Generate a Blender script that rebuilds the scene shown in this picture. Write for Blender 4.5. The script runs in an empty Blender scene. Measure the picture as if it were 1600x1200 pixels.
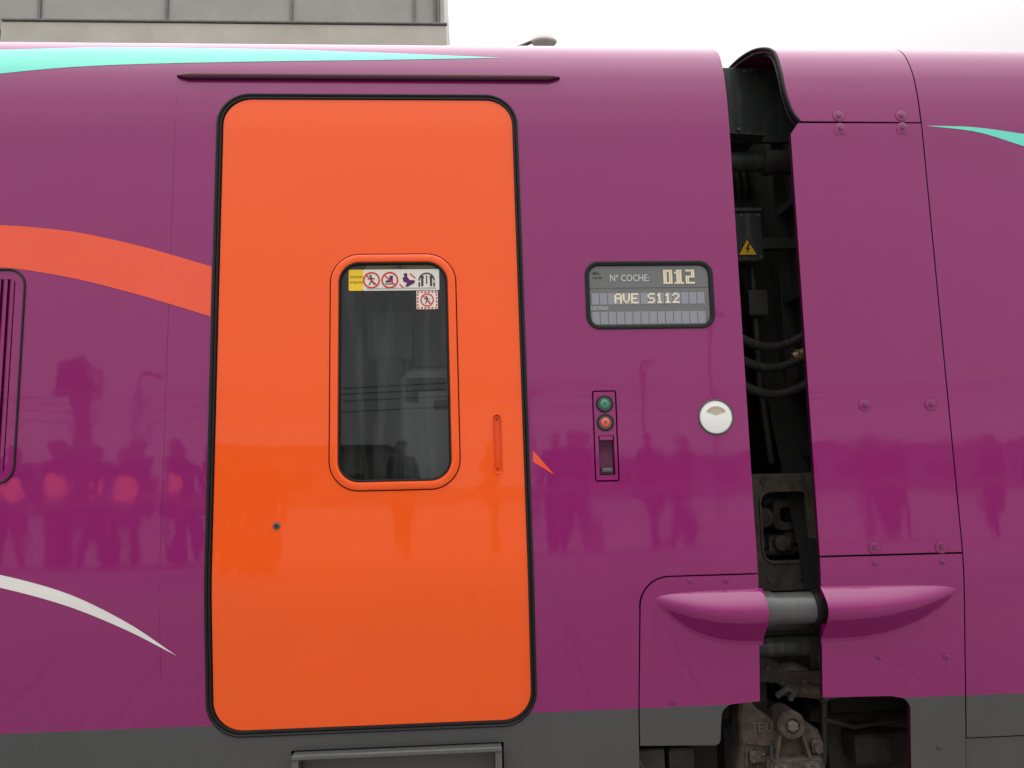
import bpy, bmesh, math, random
import numpy as np
from mathutils import Vector, Matrix
from mathutils.geometry import tessellate_polygon
random.seed(4)
scene=bpy.context.scene
COL=scene.collection
scene.view_settings.view_transform='Standard'
scene.view_settings.look='None'
scene.view_settings.exposure=0

# ------------------------------------------------------------ materials
def nm(name):
    m=bpy.data.materials.new(name); m.use_nodes=True
    return m,m.node_tree.nodes,m.node_tree.links,m.node_tree.nodes['Principled BSDF']
def paint(name,col,coat=1.0,rough=.55,coat_rough=.03,wave=.45,spots=.12,emit=0,metal=0,spec=.2,streak=.0,ior=1.45):
    m,n,l,b=nm(name)
    tc=n.new('ShaderNodeTexCoord')
    no=n.new('ShaderNodeTexNoise'); no.inputs['Scale'].default_value=1.7; no.inputs['Detail'].default_value=6
    l.new(tc.outputs['Object'],no.inputs['Vector'])
    no2=n.new('ShaderNodeTexNoise'); no2.inputs['Scale'].default_value=45; no2.inputs['Detail'].default_value=3
    mp=n.new('ShaderNodeMapping'); mp.inputs['Scale'].default_value=(1,1,.12)
    l.new(tc.outputs['Object'],mp.inputs['Vector']); l.new(mp.outputs['Vector'],no2.inputs['Vector'])
    mix=n.new('ShaderNodeMix'); mix.data_type='RGBA'; mix.blend_type='MIX'
    mix.inputs[6].default_value=(*[c*(1-spots) for c in col],1); mix.inputs[7].default_value=(*[min(1,c*(1+spots*.6)) for c in col],1)
    l.new(no.outputs['Fac'],mix.inputs[0])
    mix2=n.new('ShaderNodeMix'); mix2.data_type='RGBA'
    rr=n.new('ShaderNodeMapRange'); rr.inputs[1].default_value=.5; rr.inputs[2].default_value=.75; rr.inputs[3].default_value=0; rr.inputs[4].default_value=streak
    l.new(no2.outputs['Fac'],rr.inputs[0]); l.new(rr.outputs[0],mix2.inputs[0])
    l.new(mix.outputs[2],mix2.inputs[6]); mix2.inputs[7].default_value=(.25,.2,.17,1)
    l.new(mix2.outputs[2],b.inputs['Base Color'])
    b.inputs['Roughness'].default_value=rough; b.inputs['Specular IOR Level'].default_value=spec
    b.inputs['Coat Weight'].default_value=coat; b.inputs['Coat IOR'].default_value=ior
    # a little haze and wiped dust makes the gloss uneven
    cr_=n.new('ShaderNodeMapRange'); cr_.inputs[1].default_value=.35; cr_.inputs[2].default_value=.7; cr_.inputs[3].default_value=coat_rough*.6; cr_.inputs[4].default_value=coat_rough*2.2
    l.new(no.outputs['Fac'],cr_.inputs[0]); l.new(cr_.outputs[0],b.inputs['Coat Roughness'])
    b.inputs['Metallic'].default_value=metal
    if emit:
        b.inputs['Emission Color'].default_value=(*col,1); b.inputs['Emission Strength'].default_value=emit
    if wave:
        w=n.new('ShaderNodeTexNoise'); w.inputs['Scale'].default_value=3.2; w.inputs['Detail'].default_value=2.0
        mpw=n.new('ShaderNodeMapping'); mpw.inputs['Scale'].default_value=(1.5,1,.7)
        l.new(tc.outputs['Object'],mpw.inputs['Vector']); l.new(mpw.outputs['Vector'],w.inputs['Vector'])
        w2=n.new('ShaderNodeTexNoise'); w2.inputs['Scale'].default_value=26; w2.inputs['Detail'].default_value=1
        l.new(tc.outputs['Object'],w2.inputs['Vector'])
        bu=n.new('ShaderNodeBump'); bu.inputs['Strength'].default_value=1; bu.inputs['Distance'].default_value=.0050*wave
        bu2=n.new('ShaderNodeBump'); bu2.inputs['Strength'].default_value=1; bu2.inputs['Distance'].default_value=.00030*wave
        l.new(w.outputs['Fac'],bu.inputs['Height']); l.new(w2.outputs['Fac'],bu2.inputs['Height']); l.new(bu.outputs['Normal'],bu2.inputs['Normal'])
        l.new(bu2.outputs['Normal'],b.inputs['Coat Normal'])
    return m
def rough_mat(name,c1,c2,scale=8,rough=.8,bump=.004,metal=0):
    m,n,l,b=nm(name)
    tc=n.new('ShaderNodeTexCoord'); no=n.new('ShaderNodeTexNoise'); no.inputs['Scale'].default_value=scale; no.inputs['Detail'].default_value=8; no.inputs['Roughness'].default_value=.65
    l.new(tc.outputs['Object'],no.inputs['Vector'])
    cr=n.new('ShaderNodeValToRGB'); cr.color_ramp.elements[0].color=(*c1,1); cr.color_ramp.elements[1].color=(*c2,1)
    cr.color_ramp.elements[0].position=.32; cr.color_ramp.elements[1].position=.68
    l.new(no.outputs['Fac'],cr.inputs[0]); l.new(cr.outputs[0],b.inputs['Base Color'])
    b.inputs['Roughness'].default_value=rough; b.inputs['Metallic'].default_value=metal
    bu=n.new('ShaderNodeBump'); bu.inputs['Distance'].default_value=bump; bu.inputs['Strength'].default_value=.7
    n2=n.new('ShaderNodeTexNoise'); n2.inputs['Scale'].default_value=scale*8; n2.inputs['Detail'].default_value=6
    l.new(tc.outputs['Object'],n2.inputs['Vector']); l.new(n2.outputs['Fac'],bu.inputs['Height']); l.new(bu.outputs['Normal'],b.inputs['Normal'])
    return m
PURPLE=paint('purple_paint',(.225,.0035,.116),streak=.008,spots=.08,wave=.25,ior=1.47)
PURPLED=paint('dark_purple_paint',(.09,.003,.045),wave=0)
GUTTER=paint('gutter_paint',(.045,.002,.020),wave=0,coat=.35,coat_rough=.15)
RIM=paint('panel_edge_paint',(.045,.003,.022),wave=0,coat=.3)
ORANGE=paint('orange_paint',(.84,.088,.0015),streak=.004,wave=.25,ior=1.40,spots=.05)
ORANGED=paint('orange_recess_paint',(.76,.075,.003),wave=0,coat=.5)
CORAL=paint('coral_film',(.78,.085,.036),ior=1.36,wave=.25)
MINT=paint('mint_film',(.13,.70,.55),wave=.25)
WHITEF=paint('white_film',(.72,.70,.68),wave=.25)
GREY=paint('grey_skirt_paint',(.066,.070,.070),coat=.5,coat_rough=.12,rough=.6,streak=.05,spots=.2)
GREYL=paint('step_grey_paint',(.085,.09,.09),coat=.3,coat_rough=.3,streak=.1,wave=0)
RUBBER=paint('black_rubber',(.008,.008,.009),coat=.2,coat_rough=.3,rough=.6,wave=0,spots=.3)
BLACK=rough_mat('black_void',(.004,.004,.004),(.009,.009,.008),rough=.9)
DARKM=rough_mat('dark_metal',(.010,.011,.011),(.028,.026,.024),scale=5,rough=.6,bump=.001)
DARKP=paint('dark_grey_plate',(.022,.027,.027),coat=.3,coat_rough=.25,wave=0,spots=.3,streak=.2)
DUST=rough_mat('dusty_steel',(.026,.021,.016),(.090,.072,.056),scale=22,rough=.9,bump=.003)
DUSTD=rough_mat('dark_dusty_steel',(.012,.010,.009),(.045,.037,.029),scale=18,rough=.9,bump=.003)
RUST=rough_mat('brown_casting',(.016,.012,.010),(.090,.064,.047),scale=26,rough=.85,bump=.008)
LETT=rough_mat('cast_letter_metal',(.07,.055,.043),(.12,.095,.075),scale=20,rough=.8,bump=.001)
STEEL=paint('grey_steel',(.10,.105,.105),coat=.3,coat_rough=.2,rough=.4,metal=.3,wave=0,spots=.3,streak=.15)
HOSE=rough_mat('hose_rubber',(.010,.010,.009),(.028,.025,.022),scale=20,rough=.6,bump=.0005)
BRASS=rough_mat('brass',(.16,.11,.05),(.32,.25,.13),rough=.45,bump=.0005,metal=.6)
WHITE=paint('white_plastic',(.74,.75,.72),wave=0,spots=.05)
BEIGE=paint('beige_reflector',(.46,.40,.30),wave=0,spots=.15)
YEL=paint('yellow_sticker',(.78,.52,.03),wave=0,coat=.2,spots=.08)
YELD=paint('dusty_yellow',(.62,.36,.02),wave=0,coat=.2,spots=.2)
INK=paint('black_ink',(.012,.012,.014),wave=0,coat=.1)
INKG=paint('grey_ink',(.05,.05,.055),wave=0,coat=.1)
RED=paint('red_ink',(.55,.03,.025),wave=0,coat=.2)
VIO=paint('violet_ink',(.10,.015,.09),wave=0,coat=.2)
STW=paint('white_sticker',(.66,.64,.58),wave=0,coat=.2,spots=.06)
SCR=paint('display_screen',(.125,.132,.13),wave=0,coat=1,spots=.12)
CELL=paint('display_cells',(.23,.235,.275),wave=0,coat=1,spots=.06)
SCRT=paint('display_white_letters',(.55,.56,.56),wave=0,coat=1)
LED=paint('led_dots',(.72,.64,.46),wave=0,coat=0,emit=.04,spots=.08)
GREEN=paint('green_button',(.03,.22,.13),wave=0)
REDB=paint('red_button',(.62,.09,.05),wave=0,emit=.05)
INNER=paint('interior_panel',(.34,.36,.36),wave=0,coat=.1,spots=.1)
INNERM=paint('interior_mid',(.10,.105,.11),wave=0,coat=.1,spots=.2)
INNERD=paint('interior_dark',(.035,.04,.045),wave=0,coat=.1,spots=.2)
SKIN=rough_mat('skin',(.35,.19,.13),(.42,.24,.17),rough=.6,bump=.0003)
HAIR=rough_mat('hair',(.012,.008,.006),(.035,.022,.015),scale=30,rough=.6)
VEST=paint('vest_added_glow',(.95,.15,.07),coat=0,wave=0,emit=3.4)  # fluorescent orange, plus emission added so the vests show up mirrored in the paintwork
CLOTH=rough_mat('dark_cloth',(.010,.012,.018),(.022,.024,.035),rough=.9,bump=.001)
def glass_mat():
    m=bpy.data.materials.new('tinted_glass'); m.use_nodes=True; n=m.node_tree.nodes; l=m.node_tree.links; n.clear()
    o=n.new('ShaderNodeOutputMaterial'); t=n.new('ShaderNodeBsdfTransparent'); t.inputs[0].default_value=(.52,.55,.55,1)
    g=n.new('ShaderNodeBsdfGlossy'); g.inputs['Roughness'].default_value=.015; g.inputs[0].default_value=(.9,.95,.95,1)
    fr=n.new('ShaderNodeFresnel'); fr.inputs[0].default_value=1.5; mx=n.new('ShaderNodeMixShader')
    l.new(fr.outputs[0],mx.inputs[0]); l.new(t.outputs[0],mx.inputs[1]); l.new(g.outputs[0],mx.inputs[2])
    d=n.new('ShaderNodeBsdfDiffuse'); d.inputs[0].default_value=(.25,.25,.24,1)
    tc=n.new('ShaderNodeTexCoord'); mp=n.new('ShaderNodeMapping'); mp.inputs['Scale'].default_value=(14,1,1.6)
    no=n.new('ShaderNodeTexNoise'); no.inputs['Scale'].default_value=2; no.inputs['Detail'].default_value=7
    l.new(tc.outputs['Object'],mp.inputs[0]); l.new(mp.outputs[0],no.inputs['Vector'])
    mr=n.new('ShaderNodeMapRange'); mr.inputs[1].default_value=.45; mr.inputs[2].default_value=.8; mr.inputs[3].default_value=.01; mr.inputs[4].default_value=.12
    l.new(no.outputs['Fac'],mr.inputs[0]); mx2=n.new('ShaderNodeMixShader')
    l.new(mr.outputs[0],mx2.inputs[0]); l.new(mx.outputs[0],mx2.inputs[1]); l.new(d.outputs[0],mx2.inputs[2])
    l.new(mx2.outputs[0],o.inputs[0]); return m
GLASS=glass_mat()

# ------------------------------------------------------------ car side profile: s -> (y,z)
K=[(.3,.128,.3),(.5,.100,.5),(.72,.072,.72),(.9,.0475,.9),(1.04,.029,1.04),(1.17,.0115,1.17),(1.26,.0025,1.26),(1.33,0,1.33),(1.6,0,1.6),(2.4,0,2.4),(2.70,0,2.70),(2.80,.004,2.80),(2.90,.016,2.90),(2.97,.036,2.97),(3.02,.060,3.018),(3.06,.092,3.053),(3.10,.14,3.082),(3.16,.24,3.112),(3.24,.42,3.145),(3.36,.75,3.18),(3.6,1.46,3.20)]
KA=np.array(K)
def pchip(xs,ys):
    h=np.diff(xs); d=np.diff(ys)/h; m=np.zeros(len(xs))
    for i in range(1,len(xs)-1):
        if d[i-1]*d[i]>0:
            w1=2*h[i]+h[i-1]; w2=h[i]+2*h[i-1]; m[i]=(w1+w2)/(w1/d[i-1]+w2/d[i])
    m[0]=d[0]; m[-1]=d[-1]
    def f(x):
        i=int(min(max(np.searchsorted(xs,x)-1,0),len(xs)-2)); t=(x-xs[i])/h[i]
        return ((1+2*t)*(1-t)**2*ys[i]+t*(1-t)**2*h[i]*m[i]+t*t*(3-2*t)*ys[i+1]+t*t*(t-1)*h[i]*m[i+1])
    return f
FY=pchip(KA[:,0],KA[:,1]); FZ=pchip(KA[:,0],KA[:,2])
def nrm(s):
    e=.012; dy=FY(s+e)-FY(s-e); dz=FZ(s+e)-FZ(s-e); L=math.hypot(dy,dz)
    return Vector((0,-dz/L,dy/L))
def P(x,s,off=0):
    n=nrm(s); return Vector((x,FY(s)+n.y*off,FZ(s)+n.z*off))
SL=sorted(set([round(v,3) for v in list(np.arange(.45,1.36,.03))+[.85,1.36]+list(np.arange(1.45,2.66,.1))+list(np.arange(2.66,3.0,.02))+list(np.arange(3.0,3.2,.01))+list(np.arange(3.2,3.6,.03))]))

def link(o,parent=None):
    COL.objects.link(o)
    if parent: o.parent=parent
    return o
def ccw(loop):
    a=sum(p[0]*q[1]-q[0]*p[1] for p,q in zip(loop,loop[1:]+loop[:1])); return loop if a>0 else loop[::-1]
def tess(loops):
    flat=[p for L in loops for p in L]
    tris=tessellate_polygon([[Vector((p[0],p[1],0)) for p in L] for L in loops])
    out=[]
    for t in tris:
        a,b,c=[flat[i] for i in t]; ar=(b[0]-a[0])*(c[1]-a[1])-(c[0]-a[0])*(b[1]-a[1])
        if abs(ar)<1e-12: continue
        out.append(tuple(t) if ar>0 else tuple(t[::-1]))
    return flat,out
def panel(name,loops,off,thick,mats,parent,split=None,sl=True,rim=None):
    """sheet following the car side, with returned edges"""
    flat,tris=tess(loops)
    bm=bmesh.new(); vs=[bm.verts.new((p[0],0,p[1])) for p in flat]
    for t in tris:
        try: bm.faces.new([vs[i] for i in t])
        except ValueError: pass
    if sl:
        lo=min(p[1] for p in flat); hi=max(p[1] for p in flat)
        for s in SL:
            if lo<s<hi: bmesh.ops.bisect_plane(bm,geom=bm.verts[:]+bm.edges[:]+bm.faces[:],plane_co=(0,0,s),plane_no=(0,0,1),dist=1e-6)
    bm.normal_update()
    verts=[];faces=[];mi=[];norms=[]; sm=[]
    bm.verts.index_update()
    for v in bm.verts: verts.append(P(v.co.x,v.co.z,off)); norms.append(tuple(nrm(v.co.z)))
    for f in bm.faces:
        idx=[v.index for v in f.verts]
        if f.normal.y>0: idx=idx[::-1]
        faces.append(idx); sm.append(True)
        mi.append(1 if (split and f.calc_center_median().z<split) else 0)
    if thick:
        for e in bm.edges:
            if len(e.link_faces)==1:
                a,b=e.verts; k=len(verts)
                for v in (a,b): verts.append(P(v.co.x,v.co.z,off))
                for v in (b,a): verts.append(P(v.co.x,v.co.z,off-thick))
                norms+=[(0,0,0)]*4; faces.append([k,k+1,k+2,k+3]); sm.append(False)
                mi.append(len(mats))
    bm.free()
    me=bpy.data.meshes.new(name); me.from_pydata([tuple(v) for v in verts],[],faces)
    for m in mats: me.materials.append(m)
    me.materials.append(rim or RIM)
    me.polygons.foreach_set('material_index',mi); me.polygons.foreach_set('use_smooth',sm)
    me.normals_split_custom_set_from_vertices(norms)
    me.update()
    return link(bpy.data.objects.new(name,me),parent)

class MB:
    def __init__(s): s.v=[];s.f=[];s.m=[];s.mats=[]
    def mi(s,mat):
        if mat not in s.mats: s.mats.append(mat)
        return s.mats.index(mat)
    def add(s,v,f,mat):
        k=len(s.v); s.v+=[tuple(p) for p in v]; s.f+=[[i+k for i in q] for q in f]; s.m+=[s.mi(mat)]*len(f)
    def poly(s,loops,mat,off=0,mapper=None):
        flat,t=tess(loops); mp=mapper or (lambda x,z:P(x,z,off)); s.add([mp(*p) for p in flat],t,mat)
    def loft(s,loops,mat,close=True,cap0=False,cap1=False):
        n=len(loops[0]); v=[p for L in loops for p in L]; f=[]
        for i in range(len(loops)-1):
            for j in range(n if close else n-1):
                a=i*n+j; b=i*n+(j+1)%n; f.append([a,b,b+n,a+n])
        if cap0: f.append(list(range(n))[::-1])
        if cap1: f.append([(len(loops)-1)*n+j for j in range(n)])
        s.add(v,f,mat)
    def box(s,x0,x1,y0,y1,z0,z1,mat,ch=0):
        a=ch
        lo=[(x0+a,y0+a),(x1-a,y0+a),(x1-a,y1-a),(x0+a,y1-a)]; mid=[(x0,y0),(x1,y0),(x1,y1),(x0,y1)]
        if ch: L=[[(p[0],p[1],z0) for p in lo],[(p[0],p[1],z0+a) for p in mid],[(p[0],p[1],z1-a) for p in mid],[(p[0],p[1],z1) for p in lo]]
        else: L=[[(p[0],p[1],z0) for p in mid],[(p[0],p[1],z1) for p in mid]]
        s.loft(L,mat,cap0=True,cap1=True)
    def tube(s,pts,rad,mat,n=16,cap=True):
        pts=[Vector(p) for p in pts]; R=rad if isinstance(rad,(list,tuple)) else [rad]*len(pts)
        loops=[]; ref=None
        for i,p in enumerate(pts):
            t=(pts[min(i+1,len(pts)-1)]-pts[max(i-1,0)])
            if t.length<1e-9: t=Vector((1,0,0)) if ref is None else tl
            t=t.normalized(); tl=t
            if ref is None: ref=Vector((0,0,1)) if abs(t.z)<.9 else Vector((1,0,0))
            a=(ref-t*ref.dot(t)).normalized(); b=t.cross(a); ref=a
            loops.append([p+(a*math.cos(2*math.pi*k/n)+b*math.sin(2*math.pi*k/n))*R[i] for k in range(n)])
        s.loft(loops,mat,cap0=cap,cap1=cap)
    def lathe(s,c,axis,prof,mat,n=32,cap=True):
        """prof list of (dist along axis, radius)"""
        axis=Vector(axis).normalized(); c=Vector(c); ref=Vector((0,0,1)) if abs(axis.z)<.9 else Vector((1,0,0))
        a=(ref-axis*ref.dot(axis)).normalized(); b=axis.cross(a)
        s.loft([[c+axis*d+(a*math.cos(2*math.pi*k/n)+b*math.sin(2*math.pi*k/n))*max(r,1e-4) for k in range(n)] for d,r in prof],mat,cap0=cap,cap1=cap)
    def text(s,t,x,z,h,mat,y=None,off=0,w=None,align='LEFT',ext=0,ny=True):
        cu=bpy.data.curves.new('t','FONT'); cu.body=t; cu.size=1; cu.align_x=align; cu.resolution_u=3
        ob=bpy.data.objects.new('t',cu); COL.objects.link(ob); dg=bpy.context.evaluated_depsgraph_get()
        me=bpy.data.meshes.new_from_object(ob.evaluated_get(dg)); 
        vs=[v.co.copy() for v in me.vertices]; fs=[list(p.vertices) for p in me.polygons]
        bpy.data.objects.remove(ob); bpy.data.meshes.remove(me)
        xs=[v.x for v in vs]; x0,x1=min(xs),max(xs); cap=.69
        sc=h/cap; sx=(w/(x1-x0)) if w else sc
        o=x if align=='LEFT' else x
        out=[]
        for v in vs:
            X=o+((v.x-x0) if align=='LEFT' else v.x-(x0+x1)/2)*sx; Z=z+v.y*sc
            out.append((X,y,Z) if y is not None else P(X,Z,off))
        s.add(out,fs,mat)
    def obj(s,name,parent=None,smooth=35,bevel=0):
        me=bpy.data.meshes.new(name); me.from_pydata(s.v,[],s.f)
        for m in s.mats: me.materials.append(m)
        me.polygons.foreach_set('material_index',s.m); me.update()
        if smooth:
            me.polygons.foreach_set('use_smooth',[True]*len(me.polygons)); me.set_sharp_from_angle(angle=math.radians(35))
        o=bpy.data.objects.new(name,me); link(o,parent)
        if bevel:
            md=o.modifiers.new('b','BEVEL'); md.width=bevel; md.segments=2; md.limit_method='ANGLE'
        return o
def rr(x0,x1,z0,z1,r,n=8,rb=None):
    out=[]
    for cx,cz,a0 in [(x1-r,z1-r,0),(x0+r,z1-r,90),(x0+r,z0+r,180),(x1-r,z0+r,270)]:
        for i in range(n+1):
            a=math.radians(a0+90*i/n); out.append((cx+r*math.cos(a),cz+r*math.sin(a)))
    return out
def circ(x,z,r,n=32,a0=0): return [(x+r*math.cos(2*math.pi*i/n+a0),z+r*math.sin(2*math.pi*i/n+a0)) for i in range(n)]
def arc(cx,cz,r,a0,a1,n=8): return [(cx+r*math.cos(math.radians(a0+(a1-a0)*i/n)),cz+r*math.sin(math.radians(a0+(a1-a0)*i/n))) for i in range(n+1)]
def thing(name,label,cat,loc=(0,0,0),group=None):
    e=bpy.data.objects.new(name,None); e.location=loc; e.empty_display_size=.2; COL.objects.link(e)
    e['label']=label; e['category']=cat
    if group: e['group']=group
    return e
def tag(o,label,cat,group=None):
    o['label']=label; o['category']=cat
    if group: o['group']=group
    return o
def interp(pts,n=10):
    """smooth curve through points (x->z)"""
    xs=np.array([p[0] for p in pts]); zs=np.array([p[1] for p in pts]); f=pchip(xs,zs)
    X=np.linspace(xs[0],xs[-1],n*(len(pts)-1)+1); return [(float(x),float(f(x))) for x in X]

# ============================================================ LEFT CAR (with the door)
car=thing('train_car','purple passenger train car with closed orange door','train car',group='cars of the purple train')
def doorfix(loop):
    # the right jamb runs very slightly outwards towards the sill
    return [(x+((2.8-z)/2.0*.020-.010 if x>-.3 else 0),z) for x,z in loop]
door_outer=doorfix(rr(-.800,.183,.812,2.827,.105,12))
outline=[(-7,.45),(-.552,.45),(-.552,.765),(.088,.765),(.088,.45),(.5055,.45),(.5055,.85),(.513,1.155)]+arc(.605,1.160,.093,178,90,8)+[(.888,1.2535),(.8865,1.5),(.885,2.7),(.884,3.0),(.880,3.04),(.872,3.07),(.866,3.12),(.862,3.6),(-7,3.6)]
h_vent=rr(-2.3,-1.367,1.579,2.245,.055,8)
h_disp=rr(.379,.799,2.030,2.254,.045,8)
h_btn=rr(.388,.466,1.546,1.833,.008,3)
h_lamp=circ(.783,1.742,.058,40)
body=panel('body_side',[ccw(outline),door_outer[::-1],h_vent[::-1],h_disp[::-1],h_btn[::-1],h_lamp[::-1]],0,.022,[PURPLE,GREY],car,split=.85)
def shell(name,x0,x1,parent):
    mb=MB(); ss=[s for s in SL if s>.5][::2]+[3.6]; L=[]
    for x in (x0,x1): L.append([Vector((x,2.92-FY(s),FZ(s))) for s in ss])
    n=len(ss); mb.add(L[0]+L[1],[[i,i+1,i+1+n,i+n] for i in range(n-1)],PURPLE); mb.obj(name,parent)
shell('far_side',-7,.86,car)
mb=MB(); mb.poly([[(.45,.87),(.88,.87),(.88,1.32),(.45,1.32)]],BLACK,off=-.02)
mb.box(.80,.86,.10,2.80,.9,2.98,BLACK); mb.box(-7,.86,.35,2.6,.20,.72,BLACK); mb.obj('end_frame',car,smooth=0)
# sealed body seam
mb=MB()
for i in range(22):
    z0=1.0+i*.086; mb.poly([[(-.9325,z0),(-.9312,z0),(-.9312,z0+.0862),(-.9325,z0+.0862)]],PURPLED,off=.0004)
mb.obj('body_seam',car,smooth=0)
# livery
def stripe(up,lo,mat,name='livery_stripe',parent=car,off=.0009):
    u=interp(up); l=interp(lo); loop=u+l[::-1]
    cl=[]
    for p in loop:
        if not cl or (abs(p[0]-cl[-1][0])+abs(p[1]-cl[-1][1]))>1e-5: cl.append(p)
    if abs(cl[0][0]-cl[-1][0])+abs(cl[0][1]-cl[-1][1])<1e-5: cl.pop()
    return panel(name,[ccw(cl)],off,0,[mat],parent)
stripe([(-2.6,2.95),(-1.95,2.985),(-1.52,3.000),(-1.119,3.020),(-.698,3.016),(-.269,2.999),(.131,2.979)],[(-2.6,2.76),(-1.95,2.84),(-1.497,2.897),(-1.300,2.922),(-1.098,2.937),(-.688,2.953),(-.267,2.965),(.131,2.979)],MINT)
stripe([(-2.6,2.38),(-1.95,2.395),(-1.456,2.385),(-1.261,2.367),(-1.064,2.325),(-.803,2.247)],[(-2.6,2.25),(-1.95,2.262),(-1.448,2.249),(-1.254,2.219),(-1.058,2.168),(-.803,2.087)],CORAL)
stripe([(-2.4,1.46),(-1.9,1.42),(-1.393,1.315),(-1.209,1.259),(-1.024,1.163),(-.882,1.060)],[(-2.4,1.44),(-1.9,1.39),(-1.392,1.278),(-1.208,1.222),(-1.024,1.140),(-.882,1.060)],WHITEF)
mb=MB(); mb.poly([[(.196,1.648),(.196,1.612),(.262,1.570)]],CORAL,off=.0009); mb.obj('livery_stripe',car)
# rain gutter over the door
mb=MB(); g=lambda d,e:[P(-.936+d,2.889,0),P(-.905+d,2.901-e,.0),P(.288-d,2.902-e,.0),P(.322-d,2.891,0),P(.288-d,2.879+e,0),P(-.905+d,2.878+e,0)]
def gl(d,e,o): return [p+Vector((0,-o,0)) for p in g(d,e)]
mb.loft([gl(0,0,0),gl(.004,.001,.012),gl(.02,.004,.015)],GUTTER,cap1=True); mb.obj('rain_gutter',car)
mb=MB(); mb.poly([[(-.915,2.8895),(.30,2.8905),(.30,2.8913),(-.915,2.8903)]],RED,off=.0175); mb.obj('gutter_seal',car)
# door
door=panel('door',[doorfix(rr(-.779,.166,.831,2.808,.088,12)),doorfix(rr(-.436,-.031,1.533,2.286,.095,12))[::-1],doorfix(rr(.072,.098,1.578,1.764,.0128,6))[::-1]],-.002,.03,[ORANGE],car,rim=ORANGED)
def ringloft(mb,specs,mat,fix=True,n=12,cap1=False):
    base=None; loops=[]
    x0,x1,z0,z1,r,_=specs[0]
    cnt=[]
    L=rr(x0,x1,z0,z1,r,n)
    for a,b in zip(L,L[1:]+L[:1]): cnt.append(max(1,int(math.hypot(b[0]-a[0],b[1]-a[1])/.07)))
    for x0,x1,z0,z1,r,off in specs:
        L=rr(x0,x1,z0,z1,max(r,.001),n); out=[]
        for (a,b),k in zip(zip(L,L[1:]+L[:1]),cnt): out+=[(a[0]+(b[0]-a[0])*i/k,a[1]+(b[1]-a[1])*i/k) for i in range(k)]
        if fix: out=doorfix(out)
        loops.append([P(x,z,off) for x,z in out])
    mb.loft(loops,mat,cap1=cap1)
def inset(b,i,off): return (b[0]+i,b[1]-i,b[2]+i,b[3]-i,b[4]-i,off)
mb=MB(); B=(-.801,.184,.811,2.828,.106)
ringloft(mb,[inset(B,0,-.004),inset(B,.001,.004),inset(B,.005,.006),inset(B,.009,.003),inset(B,.010,-.001),inset(B,.012,.003),inset(B,.017,.003),inset(B,.0195,-.003),inset(B,.0205,-.02)],RUBBER)
mb.obj('door_seal',door)
mb=MB(); B=(-.4355,-.0315,1.5335,2.2855,.094)
ringloft(mb,[inset(B,.0025,-.02),inset(B,.0025,-.003),inset(B,.004,.001),inset(B,.007,.003),inset(B,.022,.003),inset(B,.0265,.002),inset(B,.0285,-.001)],ORANGE)
mb.obj('window_frame',door)
mb=MB(); ringloft(mb,[inset(B,.028,-.003),inset(B,.029,.0015),inset(B,.032,.0015),inset(B,.035,-.002),inset(B,.036,-.012)],RUBBER); mb.obj('window_gasket',door)
glassx=doorfix(rr(-.402,-.065,1.568,2.251,.06,10))
mb=MB(); mb.poly([glassx],GLASS,off=-.008); o=mb.obj('window_glass',door,smooth=0)
mb=MB(); mb.poly([[(-.45,1.52),(-.02,1.52),(-.02,2.30),(-.45,2.30)],doorfix(rr(-.40,-.067,1.568,2.251,.06,10))[::-1]],BLACK,off=-.021); mb.obj('window_backing',door,smooth=0)
# handle recess
mb=MB(); B=(.0705,.0995,1.5765,1.7655,.0142)
ringloft(mb,[inset(B,0,-.0015),inset(B,.0015,.0002),inset(B,.0035,-.001),inset(B,.0065,-.009)],ORANGED,n=6,cap1=True)
for z in (1.594,1.748): mb.lathe(P(.085,z,-.0088),(0,-1,0),[(0,.003),(.001,.003),(.0015,.002)],DARKM,n=12)
mb.obj('handle',door)
mb=MB(); mb.lathe(P(-.590,1.436,-.003),(0,-1,0),[(0,.011),(.003,.011),(.004,.009)],STEEL,n=24); mb.box(-.5935,-.5865,-.0035,.0,1.4325,1.4395,INK); mb.obj('lock',door)
# ---- stickers behind the door glass
def bar(x0,z0,x1,z1,w):
    d=Vector((x1-x0,z1-z0)); L=d.length; n=Vector((-d.y,d.x))/L*w/2
    return [(x0+n.x,z0+n.y),(x1+n.x,z1+n.y),(x1-n.x,z1-n.y),(x0-n.x,z0-n.y)]
SO=-.0065
mb=MB()
mb.poly([rr(-.332,-.090,2.166,2.235,.004,3)],STW,off=SO); mb.poly([rr(-.377,-.331,2.166,2.235,.004,3)],YEL,off=SO+.0002)
mb.text('ATENCIÓN',-.3745,2.207,.0075,INK,off=SO+.0006,w=.041); mb.text('ATTENTION',-.3745,2.189,.0075,INK,off=SO+.0006,w=.041)
def prohib(cx,cz,r,flip=1):
    mb.poly([circ(cx,cz,r,28),circ(cx,cz,r*.82,28)[::-1]],RED,off=SO+.0010)
    mb.poly([ccw(bar(cx-flip*r*.62,cz+r*.62,cx+flip*r*.62,cz-r*.62,r*.15))],RED,off=SO+.0012)
def B_(*a): mb.poly([ccw(bar(*a))],PM,off=PO)
PM=INKG; PO=SO+.0006
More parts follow.
